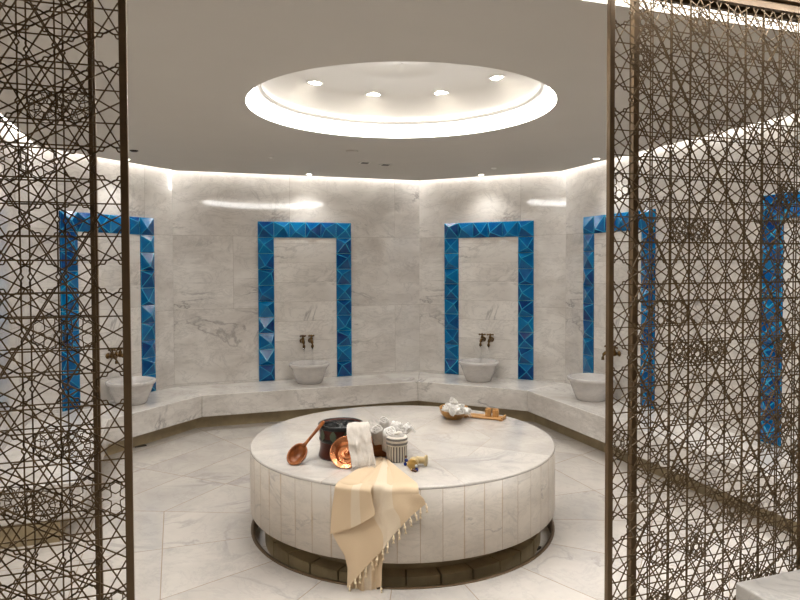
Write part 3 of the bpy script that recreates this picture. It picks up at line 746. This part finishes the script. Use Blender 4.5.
# wooden bowl with small rolled towels
pw = at(454.5, 420.5, DT) + VIEW*.07
bw = thing('wooden_bowl', 'round dark olive wooden bowl full of small white towels', 'bowl', pw)
MB().lathe([(.0001, 0), (.055, 0), (.062, .004), (.090, .034), (.101, .070), (.102, .082), (.098, .084), (.094, .074), (.08, .036), (.05, .014), (.0001, .010)], 48).build('bowl', 'bowlwood', bw)
WG = 'small white towels in the wooden bowl'
sm = [((452, 400.5), .155, (-.3, -.8, .4), .024, 'topmost small rolled towel on the pile in the wooden bowl'),
      ((447.5, 406.5), .115, (-.85, -.5, .35), .030, 'left rear small rolled towel in the wooden bowl'),
      ((455.5, 405), .115, (.1, -.9, .35), .027, 'middle small rolled towel just under the topmost one'),
      ((452.5, 411), .098, (-.15, -.9, .3), .029, 'front left small rolled towel showing its spiral in the wooden bowl'),
      ((462, 406.5), .105, (.45, -.75, .3), .026, 'upper right small rolled towel in the wooden bowl'),
      ((461.5, 410.5), .098, (.3, -.9, .25), .028, 'front right small rolled towel showing its spiral in the wooden bowl'),
      ((468.5, 411.5), .075, (.85, -.5, -.05), .027, 'outermost right small towel overhanging the wooden bowl rim'),
      ((443.8, 408.5), .098, (-.9, -.3, .25), .024, 'lowest left small rolled towel against the wooden bowl rim')]
for k, ((px, py), z, ax, r, lb) in enumerate(sm):
    a = unit(RIGHT*ax[0] + VIEW*ax[1] + UP*ax[2]); c = at(px, py, DT + z) - a*.042
    towel('rolled_towel', 'towel', c, a, .095, r, 20 + k, lb, WG, k*.9, 8 if k == 6 else 0)
# wooden tray with two blocks
pt = at(487, 418, DT); TX = unit(at(505, 420, DT) - at(470, 416.5, DT)); ta = math.atan2(TX.y, TX.x)
tr = thing('wooden_tray', 'small light wooden tray beside the bowl of towels', 'tray', pt, ta)
MB().box((-.155, -.055, .004), (.125, .05, .014)).build('base_board', 'traywood', tr, bevel=.003)
for xa in (-.155, .105): MB().box((xa, -.055, .0), (xa + .02, .05, .004)).build('runner', 'traywood', tr)
m = MB().box((.118, -.055, .014), (.128, .05, .026)); m.build('end_lip', 'traywood', tr, bevel=.002)
for k, (dx, w) in enumerate(((.008, 'left'), (.062, 'right'))):
    c = pt + TX*dx + Vector((-TX.y, TX.x, 0))*.006; o = thing('wooden_block', w + ' of two small pale wooden blocks standing on the tray', 'block', (c.x, c.y, DT + .0142), ta + .15, 'wooden blocks on the tray')
    MB().box((-.021, -.018, 0), (.021, .018, .050)).build('body', 'blockwood', o, bevel=.003); MB().box((-.016, -.013, .050), (.016, .013, .057)).build('cap', 'traywood', o, bevel=.002)

# ------------------------------------------------------------------ pierced bronze screens
A = .1727; H3 = A*math.sqrt(3)
def clip(p, q, w, h):
    (x0, y0), (x1, y1) = p, q; t0, t1 = 0., 1.; dx, dy = x1-x0, y1-y0
    for pp, qq in ((-dx, x0), (dx, w-x0), (-dy, y0), (dy, h-y0)):
        if abs(pp) < 1e-12:
            if qq < 0: return None
        else:
            r = qq/pp
            if pp < 0: t0 = max(t0, r)
            else: t1 = min(t1, r)
    if t0 >= t1: return None
    return (x0+dx*t0, y0+dy*t0), (x0+dx*t1, y0+dy*t1)
def lattice(w, h, xk, zk, seed, special=(), fill=True, bw=.0037, y0=-.0015, y1=.0015):
    m = MB(); rnd = random.Random(seed)
    def seg(p, q, ww=bw):
        c = clip(p, q, w, h)
        if c: m.bar(c[0], c[1], ww, y0, y1)
    def arc(c, r, n=14, a0=0., a1=2*pi, th=.7):
        pts = [(c[0] + r*cos(a0 + (a1-a0)*k/n), c[1] + r*sin(a0 + (a1-a0)*k/n)) for k in range(n+1)]
        for p, q in zip(pts, pts[1:]): seg(p, q, bw*th)
    o = Vector((xk, zk)); e1, e2 = Vector((A, 0)), Vector((A/2, A*.866025)); stars = []
    for i in range(-40, 41):
        for j in range(-26, 27):
            k = o + e1*i + e2*j
            if -A < k.x < w + A and -A < k.y < h + A: stars.append(k)
    for deg in range(0, 180, 30):                     # six directions of bars, each passing every star at a quarter cell
        d = Vector((cos(R(deg)), sin(R(deg)))); nn = Vector((-d.y, d.x)); lines = {}
        for k in stars:
            for sg in (-1, 1):
                off = k.dot(nn) + sg*.25*A; lines.setdefault(round(off/A*20), [off, []])[1].append((k.dot(d), sg))
        for off, tan in lines.values():
            tan.sort(); cut = -9.; spike = (-.035 if deg % 60 == 30 else .035)*A; g = .05*A
            for t, sg in tan:
                seg(tuple(nn*off + d*cut), tuple(nn*off + d*(t-g))); apex = nn*(off + sg*spike) + d*t
                seg(tuple(nn*off + d*(t-g)), tuple(apex)); seg(tuple(apex), tuple(nn*off + d*(t+g))); cut = t + g
            seg(tuple(nn*off + d*cut), tuple(nn*off + d*9.))
    for k in stars:
        sp_ = None
        for (sx_, sz_, kind) in special:
            if abs(sx_-k.x) < A*.3 and abs(sz_-k.y) < A*.3: sp_ = kind
        if sp_ is None and fill:
            r = rnd.random(); sp_ = 'flower' if r < .04 else ('hex' if r < .06 else None)
        if sp_ == 'flower':
            for q in (.07, .155, .235): arc(k, q*A, 16, 0, 2*pi, .6)
            for i in range(12):
                a = R(30*i + 15); e = Vector((cos(a), sin(a))); seg(tuple(k + e*.07*A), tuple(k + e*.25*A), bw*.6)
            for i in range(6):
                a = R(60*i); arc(k + Vector((cos(a), sin(a)))*.155*A, .08*A, 8, 0, 2*pi, .6)
        elif sp_ == 'hex':
            for i in range(6):
                a = R(60*i + 30); c = (k.x + .165*A*cos(a), k.y + .165*A*sin(a)); arc(c, .09*A, 6, a, a + 2*pi)
    return m
def screen(name, x0, x1, y, label, xk, zk, seed, special=(), fill=True, sw=.02, depth=.02, ztop=2.588):
    zb = .012; t = thing(name, label, 'screen', (x0, y, 0), 0, 'pierced bronze screens'); w = x1 - x0
    lat = lattice(w - 2*sw, ztop - zb - .06, xk - x0 - sw, zk - zb - .03, seed, [(a - x0 - sw, b - zb - .03, c) for a, b, c in special], fill)
    lat.build('lattice', 'lattice', t, (sw, 0, zb + .03))
    for a in (0, w - sw): MB().box((a, -depth/2, 0), (a + sw, depth/2, ztop)).build('stile', 'bronze', t, bevel=.002)
    for b in (zb, ztop - .03): MB().box((sw, -depth/2, b), (w - sw, depth/2, b + .03)).build('rail', 'bronze', t)
    return t
xe = at_y(130, 270, YS).x; xr = at_y(607.5, 270, YS).x; Y2 = YS + .06
xe2 = at_y(98.5, 270, Y2).x; xr2 = at_y(631, 270, Y2).x
KX = at_y(112.5, 277, YS).x; KZ = 1.573; KXR = at_y(618.7, 272, YS).x
SPL = [(119, 490, 'hex'), (120, 598, 'hex'), (49, 442, 'flower'), (83, 440, 'flower'), (55, 501, 'flower'), (18, 504, 'flower'), (90, 486, 'hex'), (47, 112, 'flower'), (82, 112, 'flower'), (42, 160, 'hex'), (14, 157, 'hex'), (48, 325, 'hex'), (78, 330, 'hex')]
SPR = [(618.7, 186, 'hex'), (618, 437, 'flower'), (681, 229, 'flower'), (701, 229, 'flower'), (653, 170, 'flower'), (640, 43, 'flower'), (668, 300, 'hex'), (698, 355, 'flower'), (716, 350, 'flower'), (648, 400, 'hex'), (672, 470, 'flower'), (690, 545, 'flower'), (740, 500, 'flower'), (785, 420, 'flower')]
def spec(lst, y): return [(lambda q: (q.x, q.z, k))(at_y(px, py, y)) for px, py, k in lst]
screen('pierced_screen', xe - .92, xe, YS, 'left front bronze fretwork screen with star pattern beside the opening', KX, KZ, 4, spec(SPL, YS), False)
screen('pierced_screen', xr, xr + .92, YS, 'right front bronze fretwork screen beside the opening', KXR, KZ, 8, spec(SPR, YS))
KX2 = at_y(84, 277, Y2).x; KXR2 = at_y(680, 270, Y2).x
screen('pierced_screen', P[0].x + .03, xe2, Y2, 'rear bronze fretwork screen behind the left front one', KX2, KZ, 5, spec(SPL, Y2), sw=.018)
screen('pierced_screen', xr2, P[5].x - .03, Y2, 'rear bronze fretwork screen behind the right front one', KXR2, KZ, 6, spec(SPR, Y2), sw=.024)
screen('pierced_screen', xr + .955, P[5].x - .03, YS, 'outer bronze fretwork screen at far right edge', KXR, KZ, 12)
tag(MB().box((xr, 1.775, 2.608), (P[5].x, 1.79, 2.616)).build('trim_9', 'ledfront'), 'thin light strip on the ceiling before the right screens', 'light strip', kind='structure')
track = MB().box((P[0].x, YS - .03, 2.588), (P[5].x, Y2 + .018, 2.62))
tag(track.build('trim_5', 'bronze'), 'bronze ceiling track above the screens', 'track', kind='structure')
tag(MB().box((P[0].x, YS - .018, 0.0), (P[5].x, Y2 + .018, .004)).build('trim_6', 'bronze'), kind='structure')

# marble seat in front of the right screen
bc = at_y(735, 582, 1.83)
ms = thing('stone_bench', 'pale marble block bench at the bottom right corner before the screen', 'seat', (bc.x, 1.83, 0))
MB().box((0, -.46, bc.z - .09), (1.3, 0, bc.z)).build('top_slab', 'bench', ms, bevel=.008)
MB().box((.02, -.44, 0), (1.28, -.02, bc.z - .09)).build('base', 'bench', ms)

# ------------------------------------------------------------------ light of the front room and a little ambient
for x, y, e in ((-.6, .6, 80), (1.9, .9, 80), (.5, -1.2, 110)):
    spot((x, y, 2.61), e, 120, .8, (x, y, 0), .06)
wd = bpy.data.worlds.new('world'); S.world = wd; wd.use_nodes = True
wd.node_tree.nodes['Background'].inputs[0].default_value = (1, .93, .84, 1); wd.node_tree.nodes['Background'].inputs[1].default_value = .02
